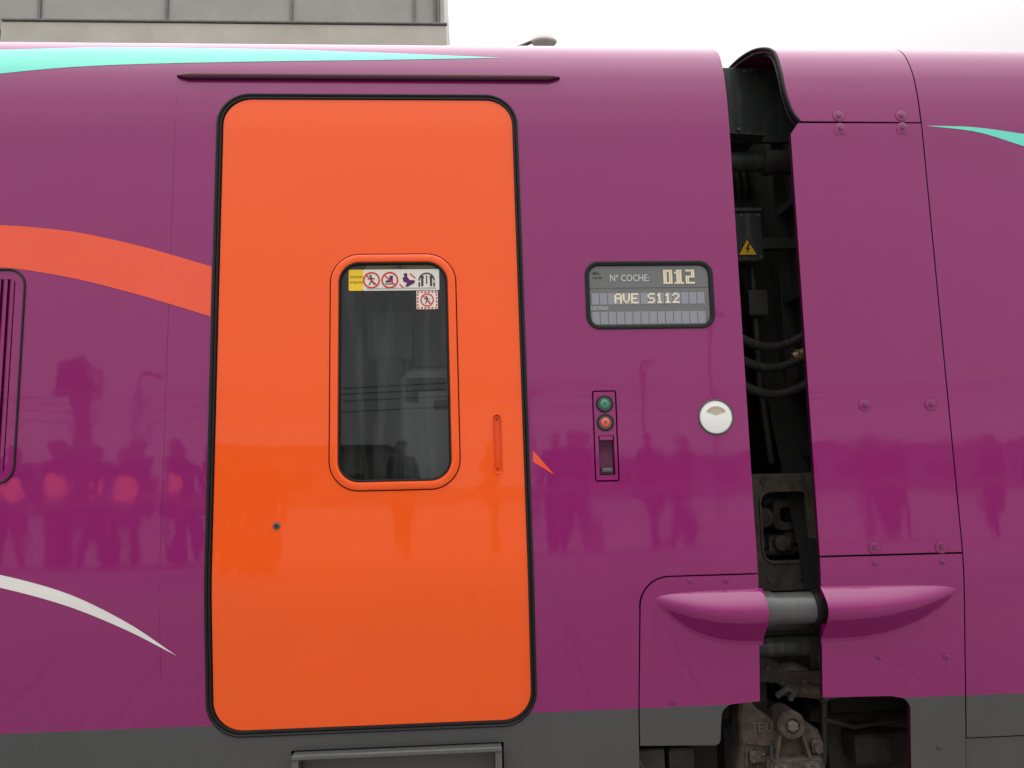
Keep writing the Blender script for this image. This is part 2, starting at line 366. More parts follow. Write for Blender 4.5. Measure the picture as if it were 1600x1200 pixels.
def pict(cx,cz,k,kind):
    global PM
    o=PO
    if kind==0: # walking figure
        mb.poly([circ(cx-.12*k,cz+.55*k,.14*k,12)],INKG,off=o)
        for a in ((-.08,.38,.02,-.15,.26),(0,-.1,-.3,-.62,.15),(.03,-.1,.35,-.55,.15),(-.05,.3,.42,.12,.12),(-.08,.32,-.45,.08,.12)): B_(cx+a[0]*k,cz+a[1]*k,cx+a[2]*k,cz+a[3]*k,a[4]*k)
    if kind==1: # boot over the threshold
        mb.poly([ccw([(cx-.02*k,cz+.55*k),(cx+.38*k,cz+.55*k),(cx+.38*k,cz-.1*k),(cx+.2*k,cz-.3*k),(cx-.55*k,cz-.3*k),(cx-.5*k,cz-.08*k),(cx-.08*k,cz+.05*k)])],VIO,off=o)
        B_(cx-.6*k,cz-.48*k,cx+.6*k,cz-.48*k,.12*k)
    if kind==2: # crouching violet figure
        mb.poly([circ(cx-.25*k,cz+.6*k,.22*k,14)],VIO,off=o); mb.poly([ccw([(cx-.6*k,cz+.3*k),(cx-.1*k,cz+.45*k),(cx+.2*k,cz+.0*k),(cx+.8*k,cz-.05*k),(cx+.8*k,cz-.35*k),(cx+.1*k,cz-.75*k),(cx-.3*k,cz-.85*k),(cx-.1*k,cz-.35*k),(cx-.5*k,cz-.2*k)])],VIO,off=o)
        mb.poly([ccw(bar(cx+.25*k,cz+.75*k,cx+.85*k,cz+.2*k,.14*k))],RED,off=o+.0003); mb.poly([ccw(bar(cx-.95*k,cz-.5*k,cx-.5*k,cz-.9*k,.14*k))],RED,off=o+.0003)
    if kind==3: # doorway arch with two hands
        mb.poly([arc(cx,cz-.1*k,.95*k,0,180,14)+arc(cx,cz-.1*k,.78*k,180,0,14)],INKG,off=o)
        for q in (-.5,.5): B_(cx+q*k,cz+.35*k,cx+q*k,cz-.75*k,.26*k); mb.poly([circ(cx+q*k,cz+.3*k,.2*k,12)],INKG,off=o+.0002)
        B_(cx,cz+.55*k,cx,cz-.5*k,.14*k)
        for q in (-.85,.85): B_(cx+q*k,cz-.3*k,cx+q*k,cz-.8*k,.2*k)
pict(-.305,2.200,.026,0); prohib(-.305,2.200,.027); pict(-.247,2.200,.026,1); prohib(-.247,2.200,.027)
pict(-.190,2.200,.028,2); pict(-.130,2.200,.028,3)
for zz in (2.1705,2.1735): mb.poly([[(-.32,zz),(-.10,zz),(-.10,zz+.0008),(-.32,zz+.0008)]],INKG,off=SO+.0005)
mb.obj('safety_sticker',door,smooth=0)
mb=MB(); mb.poly([rr(-.163,-.095,2.104,2.164,.003,3)],STW,off=SO)
for i in range(6):
    for z0,z1 in ((2.1055,2.111),(2.157,2.1625)):
        x=-.161+i*.0112; mb.poly([[(x,z0),(x+.006,z0),(x+.008,z1),(x+.002,z1)]],RED,off=SO+.0005)
for i in range(4):
    for x0 in (-.1615,-.1015):
        z=2.1135+i*.0112; mb.poly([[(x0,z),(x0+.005,z+.002),(x0+.005,z+.008),(x0,z+.006)]],RED,off=SO+.0005)
pict(-.129,2.134,.020,0); prohib(-.129,2.134,.0215); mb.obj('safety_sticker',door,smooth=0)
mb=MB(); mb.poly([[(-.33,2.236),(-.10,2.236),(-.11,2.2485),(-.32,2.2485)]],YELD,off=SO-.003); mb.text('ATENCIÓN',-.24,2.238,.006,INK,off=SO-.002); mb.poly([circ(-.215,2.243,.006,10)],INK,off=SO-.002); mb.obj('safety_sticker',door,smooth=0)
# vestibule seen through the glass
mb=MB()
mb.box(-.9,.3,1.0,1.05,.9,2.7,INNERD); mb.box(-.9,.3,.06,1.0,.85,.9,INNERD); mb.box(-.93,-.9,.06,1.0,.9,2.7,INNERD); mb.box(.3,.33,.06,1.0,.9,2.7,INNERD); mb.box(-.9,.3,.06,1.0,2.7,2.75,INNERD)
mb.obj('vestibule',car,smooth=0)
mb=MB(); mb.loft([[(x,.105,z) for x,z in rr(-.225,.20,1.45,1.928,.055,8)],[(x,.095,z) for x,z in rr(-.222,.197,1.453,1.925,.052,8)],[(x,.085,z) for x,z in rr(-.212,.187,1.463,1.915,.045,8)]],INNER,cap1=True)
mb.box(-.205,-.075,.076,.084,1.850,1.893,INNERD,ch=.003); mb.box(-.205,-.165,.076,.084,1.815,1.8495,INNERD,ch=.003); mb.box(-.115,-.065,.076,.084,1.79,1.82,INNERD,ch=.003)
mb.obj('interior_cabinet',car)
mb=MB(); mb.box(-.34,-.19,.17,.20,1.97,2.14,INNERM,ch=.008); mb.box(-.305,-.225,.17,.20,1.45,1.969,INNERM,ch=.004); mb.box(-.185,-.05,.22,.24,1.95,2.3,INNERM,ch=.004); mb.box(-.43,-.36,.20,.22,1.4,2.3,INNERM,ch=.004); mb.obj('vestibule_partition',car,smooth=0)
# ---- side vent with louvres (partly in view)
vent=MB(); B=(-2.301,-1.366,1.578,2.246,.056)
ringloft(vent,[inset(B,0,-.004),inset(B,.001,.003),inset(B,.004,.004),inset(B,.007,.002),inset(B,.008,-.006)],RUBBER,fix=False)
v=vent.obj('side_vent',car)
mb=MB(); mb.poly([rr(-2.29,-1.374,1.586,2.238,.048,8),rr(-2.24,-1.400,1.612,2.212,.012,4)[::-1]],PURPLE,off=-.002)
mb.obj('vent_panel',v,smooth=0)
mb=MB(); mb.poly([rr(-2.25,-1.392,1.60,2.222,.02,4)],PURPLED,off=-.016)
for i in range(42):
    x=-1.404-i*.020; mb.loft([[(x,.003,z),(x-.008,-.0005,z),(x-.015,.006,z),(x-.012,.012,z)] for z in (1.613,2.211)],PURPLE,cap0=True,cap1=True)
mb.obj('vent_louvres',v,smooth=0)
# ---- destination display
disp=MB(); B=(.378,.800,2.029,2.255,.046)
ringloft(disp,[inset(B,0,-.004),inset(B,.001,.003),inset(B,.004,.0045),inset(B,.009,.004),inset(B,.014,.002),inset(B,.016,-.004)],RUBBER,fix=False)
d=disp.obj('destination_display',car)
mb=MB(); DO=-.004
mb.poly([rr(.390,.788,2.041,2.243,.034,8)],SCR,off=DO)
for row,(z0,z1) in enumerate(((2.112,2.150),(2.047,2.088))):
    n=14; w=(.770-.398)/n
    for i in range(n): mb.poly([[(.398+i*w+.0014,z0),(.398+(i+1)*w-.0014,z0),(.398+(i+1)*w-.0014,z1),(.398+i*w+.0014,z1)]],CELL,off=DO+.0008)
mb.poly([[(.392,2.1655),(.786,2.1655),(.786,2.1667),(.392,2.1667)]],INKG,off=DO+.0008)
mb.obj('display_screen',d,smooth=0)
mb=MB(); mb.text('Nº COCHE:',.462,2.189,.0215,SCRT,off=DO+.0012,w=.127); mb.obj('display_lettering',d,smooth=0)
mb=MB(); mb.text('DESTINO:',.397,2.0955,.0105,SCRT,off=DO+.0012,w=.056); mb.obj('display_lettering',d,smooth=0)
mb=MB(); mb.text('renfe',.404,2.197,.009,INK,off=DO+.0012,w=.031)
for i in range(3): mb.poly([ccw(bar(.404,2.211+i*.0035,.431-i*.004,2.213+i*.0035,.0014))],INK,off=DO+.0012)
mb.obj('operator_emblem',d,smooth=0)
F5={'0':['01110','10001','10001','10001','10001','10001','01110'],'1':['00100','01100','00100','00100','00100','00100','01110'],'2':['01110','10001','00001','00010','00100','01000','11111'],'A':['01110','10001','10001','11111','10001','10001','10001'],'V':['10001','10001','10001','10001','10001','01010','00100'],'E':['11111','10000','10000','11110','10000','10000','11111'],'S':['01111','10000','10000','01110','00001','00001','11110'],' ':['00000']*7}
F6={'0':['11111','11011','11011','11011','11011','11011','11111'],'1':['01110','11110','01110','01110','01110','01110','11111'],'2':['11111','00011','00011','11111','11000','11000','11111']}
def led(txt,x,z,px,pz,F,g=0):
    mb=MB()
    for ci,ch in enumerate(txt):
        for r,row in enumerate(F[ch]):
            for c,b in enumerate(row):
                if b=='1':
                    X=x+(ci*6+c)*px; Z=z+(6-r)*pz; o=DO+.0016+.00005*((c+r)%2)
                    mb.poly([[(X-px*g,Z-pz*g*.4),(X+px*(1+g),Z-pz*g*.4),(X+px*(1+g),Z+pz*(1+g*.4)),(X-px*g,Z+pz*(1+g*.4))]],LED,off=o+.00002*(c%2)+.0001*ci)
    mb.obj('display_lettering',d,smooth=0)
led('012',.636,2.178,.0061,.0068,F6,-.07); led('AVE S112',.474,2.115,.0045,.0047,F5,.14)
# ---- door button panel
mb=MB(); B=(.3885,.4655,1.5465,1.8325,.0075)
ringloft(mb,[inset(B,.0032,-.02),inset(B,.0032,-.001),inset(B,.0045,.001)],PURPLE,fix=False,n=3)
mb.poly([rr(.393,.461,1.695,1.828,.004,3)],PURPLE,off=.001)
mb.poly([[(.393,1.551),(.461,1.551),(.461,1.695),(.393,1.695)],[(.403,1.566),(.453,1.566),(.453,1.690),(.403,1.690)][::-1]],PURPLE,off=.001)
bp=mb.obj('button_panel',car)
mb=MB(); mb.poly([[(.385,1.543),(.469,1.543),(.469,1.836),(.385,1.836)]],BLACK,off=-.025); mb.obj('button_backing',bp,smooth=0)
mb=MB(); mb.loft([[(.403,.0,1.566),(.453,.0,1.566),(.453,.0,1.69),(.403,.0,1.69)],[(.406,.022,1.57),(.450,.022,1.57),(.450,.018,1.69),(.406,.018,1.69)]],PURPLED,cap1=True)
mb.box(.412,.444,-.002,.016,1.576,1.588,STEEL,ch=.002); mb.loft([[(.407,-.001,1.688),(.449,-.001,1.688),(.449,-.001,1.676),(.407,-.001,1.676)],[(.407,.012,1.688),(.449,.012,1.688),(.449,.012,1.676),(.407,.012,1.676)]],PURPLE,cap0=True,cap1=True)
mb.obj('recessed_grip',bp,smooth=0)
for zc,mt,nme in ((1.790,GREEN,'door_button'),(1.731,REDB,'door_button')):
    mb=MB(); mb.lathe(P(.427,zc,0),(0,-1,0),[(0,.0275),(.004,.0275),(.0055,.0255),(.0055,.022),(.004,.021)],INK,n=36,cap=False)
    mb.lathe(P(.427,zc,0),(0,-1,0),[(.002,.021),(.0045,.021),(.005,.019),(.0035,.0155),(.003,.015)],STEEL,n=36,cap=False)
    mb.lathe(P(.427,zc,0),(0,-1,0),[(.003,.0155),(.0065,.0145),(.008,.012),(.009,.007),(.0093,.001)],mt,n=36); 
    mb.poly([circ(.427,zc,.0045,6)],STEEL,off=.0097)
    mb.obj(nme,bp)
# ---- round marker lamp
mb=MB(); c=P(.783,1.742,0)
mb.lathe(c,(0,-1,0),[(-.02,.0575),(.002,.0575),(.004,.056),(.004,.0535),(.001,.053)],STEEL,n=48,cap=False)
ml=mb.obj('marker_lamp',car)
mb=MB(); mb.lathe(c,(0,-1,0),[(-.004,.0535),(.001,.052),(.0035,.040),(.0045,.02),(.0048,.001)],WHITE,n=48); mb.obj('lamp_lens',ml)
mb=MB(); mb.poly([ccw([(.783,1.747)]+arc(.783,1.737,.039,146,34,14))],BEIGE,off=.0052)
for i in range(9):
    a=math.radians(46+i*11); mb.poly([ccw(bar(.783+.030*math.cos(a),1.737+.030*math.sin(a),.783+.037*math.cos(a),1.737+.037*math.sin(a),.0010))],STEEL,off=.0056)
mb.obj('lamp_reflector',ml,smooth=0)
# ---- access hatch with buffer fairing
hatch=panel('access_hatch',[ccw([(.5095,.735),(.745,.727),(.757,.731),(.762,.742),(.764,.79)]+arc(.806,.812,.040,182,98,6)+[(.888,.857),(.889,1.2485),(.606,1.2485)]+arc(.606,1.160,.0885,92,177,8)+[(.5095,.86)])],0,.022,[PURPLE,GREY],car,split=.85)
def fairing(x0,x1,tip_left,parent):
    """shallow bulge blended into the panel: straight crest, underside fading out, open at the gap end"""
    mb=MB(); N=60; M=44; loops=[]
    for i in range(N+1):
        t=i/N; tt=t**1.7
        x=x0+(x1-x0)*tt if tip_left else x1-(x1-x0)*tt
        k=(1-(1-tt)**2.6)**.8 if tt>0 else 0.0
        ke=(1-(1-tt)**5)**.6 if tt>0 else 0.0
        zt=1.206-.020*(1-ke)-.004*(1-tt); H=.004+.172*k; dd=.056*k**1.0*ke+.0002
        L=[]
        for j in range(M+1):
            u=j/M; z=zt-H*u
            if u<.40: b=math.sin(math.pi/2*u/.40)**.95
            else: b=math.cos(math.pi/2*(u-.40)/.60)**1.7
            L.append(P(x,z,0)+Vector((0,-dd*b-.0004+(.001 if j in (0,M) else 0),0)))
        loops.append(L[::-1])
    if not tip_left: loops=[l[::-1] for l in loops]
    s=1 if tip_left else -1; last=loops[-1]; cen=Vector((last[0].x,.02,1.135))
    for dx,k in ((.003,.985),(.003,.93),(-.05,.90)): loops.append([Vector((v.x+s*dx,cen.y+(v.y-cen.y)*k,cen.z+(v.z-cen.z)*k)) for v in last])
    mb.loft(loops,PURPLE,close=False); o=mb.obj('buffer_fairing',parent); return o
fairing(.560,.897,True,hatch)
# bolts
def boltmesh(name,r,mat=PURPLE,dk=PURPLED):
    mb=MB(); mb.lathe((0,0,0),(0,-1,0),[(-.001,r*1.09),(.0009,r*1.09)],dk,n=28,cap=True); mb.lathe((0,0,0),(0,-1,0),[(0,r),(.0016,r),(.0022,r*.9)],mat,n=28)
    mb.lathe((0,0,0),(0,-1,0),[(.0015,r*.42),(.004,r*.40),(.0045,r*.3)],dk,n=6); mb.lathe((0,0,0),(0,-1,0),[(.004,r*.17),(.0052,r*.15)],STEEL,n=10)
    me=mb.obj(name); m=me.data; bpy.data.objects.remove(me); return m
BM=boltmesh('bolt',.019); BS=boltmesh('bolt_small',.009); BG=boltmesh('bolt_grey',.010,GREY,DARKM)
def bolt(x,s,mesh,parent):
    o=bpy.data.objects.new('bolt',mesh); o.location=P(x,s,0); n=nrm(s)
    o.rotation_euler=(-math.atan2(n.z,-n.y),0,0); link(o,parent)
for x,s in ((.674,1.236),(.787,1.233),(.611,.865)): bolt(x,s,BS,hatch)
# ---- entry step below the door
mb=MB()
mb.box(-.545,.081,.035,.30,.745,.760,GREYL,ch=.003); mb.box(-.545,-.525,.04,.30,.50,.7445,GREYL); mb.box(.061,.081,.04,.30,.50,.7445,GREYL)
mb.box(-.524,.060,.09,.30,.60,.62,DARKP)
mb.box(-.524,.060,.10,.12,.6205,.7445,GREY)
for i in range(18): mb.box(-.51+i*.031,-.49+i*.031,.09,.28,.6205,.626,STEEL)
mb.obj('entry_step',car,smooth=0)
# underframe seen below the skirt by the hatch
mb=MB(); mb.box(.513,.80,.24,.27,.30,.84,BLACK); mb.box(.515,.60,.14,.199,.60,.70,DARKM,ch=.004)
mb.box(.62,.70,.16,.22,.55,.69,DUSTD,ch=.006); mb.tube([(.515,.18,.715),(.78,.18,.70)],.012,DUSTD,n=10); mb.obj('underframe',car,smooth=0)

# ============================================================ RIGHT CAR
car2=thing('train_car','purple train car end with riveted access panels','train car',loc=(0,0,0),group='cars of the purple train')
panel('body_side',[[(1.5535,.717),(7,.717),(7,3.6),(1.548,3.6),(1.548,3.1),(1.5525,2.9),(1.5535,2.7)]],0,.022,[PURPLE,GREY],car2,split=.85)
panel('lower_skirt',[[(1.5535,.45),(7,.45),(7,.712),(1.5535,.712)]],-.004,.022,[GREY],car2)
shell('far_side',1.2,7,car2)
edge=[(1.030,3.6),(1.036,3.2),(1.052,3.12),(1.078,3.07),(1.087,3.02),(1.086,2.95),(1.087,2.88),(1.094,2.82),(1.108,2.77),(1.130,2.737)]
top=panel('roof_panel',[ccw(edge+[(1.5485,2.7345),(1.5485,2.9),(1.544,3.1),(1.544,3.6)])],0,.018,[PURPLE],car2)
fx=pchip(np.arange(len(edge)),np.array([e[0] for e in edge])); fs=pchip(np.arange(len(edge)),np.array([e[1] for e in edge]))
mb=MB(); pts=[P(fx(t),fs(t),-.003) for t in np.linspace(0,len(edge)-1,90)]
mb.tube(pts,.0055,RUBBER,n=10); mb.tube([p+Vector((.006,.03,-.006)) for p in pts],.006,RUBBER,n=8); mb.obj('rubber_lip',car2)
mid=panel('access_panel',[ccw([(1.094,2.690),(1.122,2.7295),(1.5495,2.7295),(1.5495,1.2995),(1.0885,1.3005)])],0,.018,[PURPLE],car2)
low=panel('lower_access_panel',[ccw([(1.0885,1.2945),(1.5495,1.2935),(1.5495,.45),(1.371,.45),(1.371,.800)]+arc(1.331,.812,.040,0,90,6)+[(1.31,.857),(1.0885,.861)])],0,.018,[PURPLE,GREY],car2,split=.85)
fairing(1.0885,1.530,False,low)
mb=MB(); mb.poly([[(1.12,.90),(1.60,.90),(1.60,3.4),(1.12,3.4)]],BLACK,off=-.05); mb.poly([[(1.40,.60),(1.60,.60),(1.60,.90),(1.40,.90)]],BLACK,off=-.05)
mb.obj('panel_backing',car2,smooth=0)
for x,s in ((1.266,2.710),(1.483,2.713),(1.272,1.771),(1.492,1.769),(1.266,1.320),(1.483,1.316)): bolt(x,s,BM,mid)
for x,s in ((1.264,2.755),(1.483,2.757)): bolt(x,s,BM,top)
for x,s in ((1.265,1.272),(1.484,1.270),(1.271,.979),(1.489,.973)): bolt(x,s,BS,low)
bolt(1.464,.69,BG,low)
for x,s in ((1.266,2.70),(1.483,2.703)):
    mb=MB(); mb.poly([rr(x-.022,x+.022,s-.012,s+.018,.009,5)],PURPLE,off=.0012); mb.obj('hinge',mid)
stripe([(1.567,2.721),(1.686,2.719),(1.91,2.692),(2.4,2.60),(3.2,2.40)],[(1.567,2.721),(1.729,2.702),(1.905,2.648),(2.4,2.49),(3.2,2.16)],MINT,parent=car2)
# end wall of the right car
mb=MB(); mb.box(1.245,1.30,.10,2.80,.88,2.98,DARKM); mb.box(1.245,7,.80,2.6,.10,.72,BLACK); mb.box(1.245,7,.35,2.6,.725,.80,BLACK)
mb.box(1.225,1.2445,.10,.16,.89,2.95,DARKM); mb.box(1.20,1.2445,.42,.48,.89,2.9,DARKM)
for z in (2.55,2.2,1.85,1.62): mb.box(1.205,1.2445,.165,.415,z,z+.03,DARKM)
mb.obj('end_wall',car2,smooth=0)

# ============================================================ gap between the cars
mb=MB(); loops=[]
for i in range(25):
    x=.861+(1.244-.861)*i/24; q=.05 if i%2 else 0
    loops.append([(x,y,z) for y,z in rr(.72+q,2.20-q,.72+q,2.95-q,.15,6)])
mb.loft(loops,HOSE); tag(mb.obj('gangway_bellows',smooth=0),'black corrugated gangway bellows between two train cars','gangway')
mb=MB(); mb.box(.90,1.243,.30,.315,2.80,3.10,DARKP,ch=.003); mb.box(.90,1.243,.285,.2995,2.795,2.80+.012,DARKM)
mb.loft([[(.95,.22,2.80),(1.10,.22,2.79),(1.10,.22,2.80)],[(.95,.298,2.82),(1.10,.298,2.79),(1.10,.298,2.82)]],DARKP,cap0=True,cap1=True)
for x,z in ((1.07,3.085),(1.09,3.09),(1.03,2.85)): mb.lathe((x,.2995,z),(0,-1,0),[(0,.009),(.006,.008)],STEEL,n=6)
tag(mb.obj('cover_plate',smooth=0),'dark grey sheet metal cover plate above the car gap','metal plate')
mb=MB(); mb.tube([(.865,.3,2.724),(1.125,.3,2.72)],.036,DARKP,n=24); mb.tube([(1.125,.3,2.72),(1.243,.3,2.72)],.046,DARKM,n=24); mb.tube([(1.11,.3,2.72),(1.135,.3,2.72)],.050,DARKM,n=24)
tag(mb.obj('pipe'),'thick dark grey pipe with collar spanning the car gap','pipe')
eb=MB(); eb.box(.975,1.095,.305,.42,2.34,2.53,DARKP,ch=.006); eb.box(.97,1.10,.30,.425,2.53,2.545,DARKM,ch=.003); eb.box(1.095,1.243,.34,.38,2.40,2.44,DARKM)
for x,z in ((1.085,2.515),(1.085,2.355),(1.02,2.515)): eb.lathe((x,.305,z),(0,-1,0),[(0,.007),(.005,.006)],STEEL,n=6)
EB=tag(eb.obj('electrical_box',smooth=0),'dark electrical box with yellow high voltage triangle','electrical box')
mb=MB(); cx,cz,y=1.036,2.383,.3005
def tri(r,y,c=(cx,cz)):
    return [(c[0]+r*math.cos(math.radians(a)),y,c[1]+r*math.sin(math.radians(a))) for a in (90,210,330)]
mb.add(tri(.044,y+.0015)+tri(.044,y),[[3,4,5],[0,1,4,3],[1,2,5,4],[2,0,3,5]],INK); mb.add(tri(.038,y-.0006),[[0,1,2]],YELD)
b=[(.004,.024),(-.009,.001),(-.001,.002),(-.006,-.016),(.010,.006),(.002,.006),(.010,.022)]
mb.poly([ccw(b)],INK,mapper=lambda x,z:(cx+x,y-.0012,cz+z)); mb.obj('warning_sign',EB,smooth=0)
mb=MB(); mb.box(1.04,1.11,.33,.42,2.14,2.24,DARKM,ch=.006); mb.tube([(1.075,.37,2.24),(1.075,.37,2.34)],.012,HOSE); mb.tube([(1.075,.37,2.14),(1.08,.38,1.9),(1.12,.42,1.6)],.014,HOSE)
tag(mb.obj('junction_box'),'small dark junction box with black conduit','junction box')
def hose(z0,z1,sag,y,r,zmid=.6):
    mb=MB(); pts=[];R=[]; N=150
    for i in range(N+1):
        t=i/N; x=.865+.375*t; z=z0+(z1-z0)*t-sag*4*t*(1-t)*(1+.25*(t-.5)); pts.append((x,y+.04*math.sin(3*t),z)); R.append(r*(1.0 if i%4<2 else .84))
    mb.tube(pts,R,HOSE,n=14); return mb
for z0,z1,sg,y in ((2.135,2.075,.085,.25),(2.065,2.005,.09,.26),(1.965,1.90,.085,.25)):
    m=hose(z0,z1,sg,y,.018)
    o=tag(m.obj('cable'),'black corrugated cable sagging between the two cars','cable','cables between the cars')
    if abs(z0-2.065)<.001: o2=o
mb=MB(); mb.tube([(1.165,.275,1.972),(1.185,.275,1.979),(1.205,.272,1.986),(1.24,.27,2.0)],[.019,.022,.022,.019],BRASS,n=12); mb.tube([(1.182,.275,1.978),(1.188,.275,1.980)],.026,BRASS,n=6)
mb.obj('brass_fitting',o2)
# lower bracket frame with coupler
cp=thing('train_coupling','dusty brown coupling frame joining the two cars','coupling')
mb=MB(); y0,y1=.26,.34
A=[(x,z) for x,z in rr(.93,1.243,1.16,1.560,.03,5)]; Bq=rr(1.005,1.188,1.255,1.500,.04,6)[::-1]
fl,t=tess([A,Bq]); 
mb.add([(x,y0,z) for x,z in fl],t,DUST); mb.loft([[(x,y0,z) for x,z in A],[(x,y1,z) for x,z in A]],DUST); mb.loft([[(x,y0,z) for x,z in Bq],[(x,y1,z) for x,z in Bq]],DUSTD)
rim=[(rr(1.000,1.193,1.25,1.505,.045,6),.2595),(rr(1.002,1.191,1.252,1.503,.043,6),.252),(rr(1.008,1.185,1.258,1.497,.037,6),.252),(rr(1.010,1.183,1.26,1.495,.035,6),.262)]
mb.loft([[(x,y,z) for x,z in L] for L,y in rim],DUST)
mb.box(1.165,1.243,.245,.2595,.88,1.56,DUST,ch=.003); mb.box(1.150,1.243,.2605,.40,.88,1.159,DUST,ch=.006)
mb.box(.90,.995,.28,.40,.70,1.159,DUSTD,ch=.006); mb.box(.99,1.16,.36,.40,.86,1.159,DUSTD)
for x,z in ((1.02,1.20),(1.14,1.20),(1.02,1.535),(1.19,1.535),(1.205,1.05),(1.205,.93)): mb.lathe((x,.26 if x<1.16 else .245,z),(0,-1,0),[(0,.010),(.007,.009)],DUST,n=6)
mb.obj('bracket',cp,smooth=0)
mb=MB()
for x0,x1,z0,z1,ya in ((1.0,1.05,1.38,1.46,.36),(1.06,1.12,1.27,1.34,.34),(1.13,1.17,1.30,1.36,.36)): mb.box(x0,x1,ya,ya+.08,z0,z1,DUST,ch=.012)
Lo=rr(1.085,1.180,1.36,1.465,.022,5); Li=rr(1.108,1.160,1.385,1.44,.015,5)[::-1]; fl,t=tess([Lo,Li])
mb.add([(x,.34,z) for x,z in fl],t,DUST); mb.loft([[(x,.34,z) for x,z in Lo],[(x,.44,z) for x,z in Lo]],DUST); mb.loft([[(x,.34,z) for x,z in Li],[(x,.44,z) for x,z in Li]],DUST)
mb.lathe((1.045,.36,1.405),(0,-1,0),[(0,.036),(.03,.036),(.035,.030),(.035,.016),(.03,.014)],DUST,n=24); mb.lathe((1.10,.34,1.315),(0,-1,0),[(0,.028),(.03,.028),(.035,.018)],DUST,n=24)
mb.tube([(.99,.38,1.37),(1.05,.36,1.385),(1.10,.36,1.40)],[.018,.020,.016],DUST); mb.tube([(1.0,.40,1.30),(1.06,.38,1.31),(1.20,.38,1.28)],[.012,.014,.012],DUST)
for i in range(9): mb.tube([(1.03+i*.014,.345,1.285),(1.035+i*.014,.345,1.275)],[.010,.010],DUSTD,n=8)
mb.box(1.0,1.19,.46,.48,1.18,1.52,BLACK); mb.obj('coupler_link',cp)
mb=MB(); mb.tube([(.89,.055,1.135),(.905,.055,1.135),(.907,.055,1.135),(.942,.055,1.135),(.944,.055,1.135)],[.047,.047,.054,.054,.049],STEEL,n=32); mb.tube([(.944,.055,1.135),(1.08,.055,1.135),(1.12,.055,1.135)],.049,STEEL,n=32)
mb.tube([(1.072,.055,1.135),(1.105,.055,1.135)],.056,RUBBER,n=32); mb.tube([(.85,.055,1.135),(.893,.055,1.135)],.060,RUBBER,n=32)
mb.obj('damper_rod',cp)
mb=MB(); mb.tube([(.84,.16,1.00),(.93,.16,.998),(1.24,.16,1.0)],.033,DARKP,n=24); mb.tube([(.92,.16,1.07),(1.0,.16,1.065),(1.24,.16,1.07)],.022,DARKM,n=16)
mb.obj('lower_rod',cp)
mb=MB(); A=[(.86,.92),(.90,.955),(.99,.945),(1.06,.90),(1.2,.90),(1.2,.84),(1.06,.835),(1.00,.87),(.90,.87)]; A=ccw(A)
mb.loft([[(x,.22,z) for x,z in A],[(x,.27,z) for x,z in A]],DUSTD,cap0=True,cap1=True)
mb.tube([(.99,.24,.87),(1.02,.235,.905),(1.07,.235,.915),(1.12,.24,.89),(1.15,.24,.86)],.016,DUST,n=10)
for x,z in ((.98,.915),(1.03,.865),(1.10,.868),(1.17,.868)): mb.lathe((x,.22,z),(0,-1,0),[(0,.010),(.008,.009)],DUST,n=6)
mb.obj('cross_link',cp,smooth=0)
# axle casting
ax=thing('axle_casting','brown dusty cast axle housing with pinned eyelet','axle housing')
mb=MB(); A=ccw([(.83,.42),(.832,.62),(.850,.70),(.848,.79),(.860,.835),(.885,.840),(.905,.815),(.935,.790),(.965,.770),(1.04,.745),(1.075,.755),(1.11,.735),(1.125,.69),(1.115,.65),(1.130,.60),(1.14,.42)])
mb.loft([[(x,.22,z) for x,z in A],[(x,.155,z) for x,z in A],[(.99+(x-.99)*.95,.145,.62+(z-.62)*.95) for x,z in A]],RUST,cap1=True)
# ribs and pads cast onto the housing face
for a in (((.862,.60),(.868,.70)),((.87,.705),(.955,.695)),((.90,.62),(.90,.69)),((1.09,.60),(1.10,.68))):
    mb.tube([(a[0][0],.145,a[0][1]),(a[1][0],.145,a[1][1])],.007,RUST,n=8)
mb.box(.872,.925,.128,.1445,.645,.685,RUST,ch=.005)
for x,z in ((.882,.655),(.915,.655),(.882,.675),(.915,.675)): mb.lathe((x,.128,z),(0,-1,0),[(0,.005),(.005,.0045)],LETT,n=6)
mb.obj('housing',ax,smooth=0,bevel=.003)
mb=MB(); mb.text('TEIU',.888,.738,.030,LETT,y=.1405,w=.068); mb.obj('cast_lettering',ax,smooth=0)
mb=MB(); c=(1.005,.135,.765)
mb.lathe((c[0],.20,c[2]),(0,-1,0),[(0,.043),(.085,.043),(.091,.045),(.095,.043),(.101,.038),(.101,.024),(.094,.021)],RUST,n=36); mb.lathe((c[0],.106,c[2]),(0,-1,0),[(0,.018),(.012,.018),(.016,.012)],LETT,n=6)
for s in (-1,1): mb.loft([[(c[0]+s*.030,.144,.75),(c[0]+s*.044,.144,.74),(c[0]+s*.070,.144,.66),(c[0]+s*.048,.144,.66)],[(c[0]+s*.030,.112,.745),(c[0]+s*.040,.112,.735),(c[0]+s*.062,.105,.66),(c[0]+s*.050,.105,.66)]],RUST,cap1=True)
mb.box(.915,1.095,.10,.144,.625,.665,RUST,ch=.005); mb.box(.925,1.085,.094,.0995,.632,.658,DUST,ch=.001)
for x in (.940,.968,1.042,1.070): mb.lathe((x,.094,.645),(0,-1,0),[(0,.009),(.007,.008),(.0072,.004),(.011,.004)],LETT,n=6)
mb.box(.955,1.055,.11,.144,.56,.6245,RUST,ch=.004); mb.lathe((1.005,.11,.59),(0,-1,0),[(0,.022),(.01,.020),(.01,.01)],DUST,n=20)
mb.tube([(.94,.12,.70),(.93,.10,.68),(.94,.09,.64),(.96,.09,.60)],.004,HOSE,n=6); mb.obj('eyelet',ax)
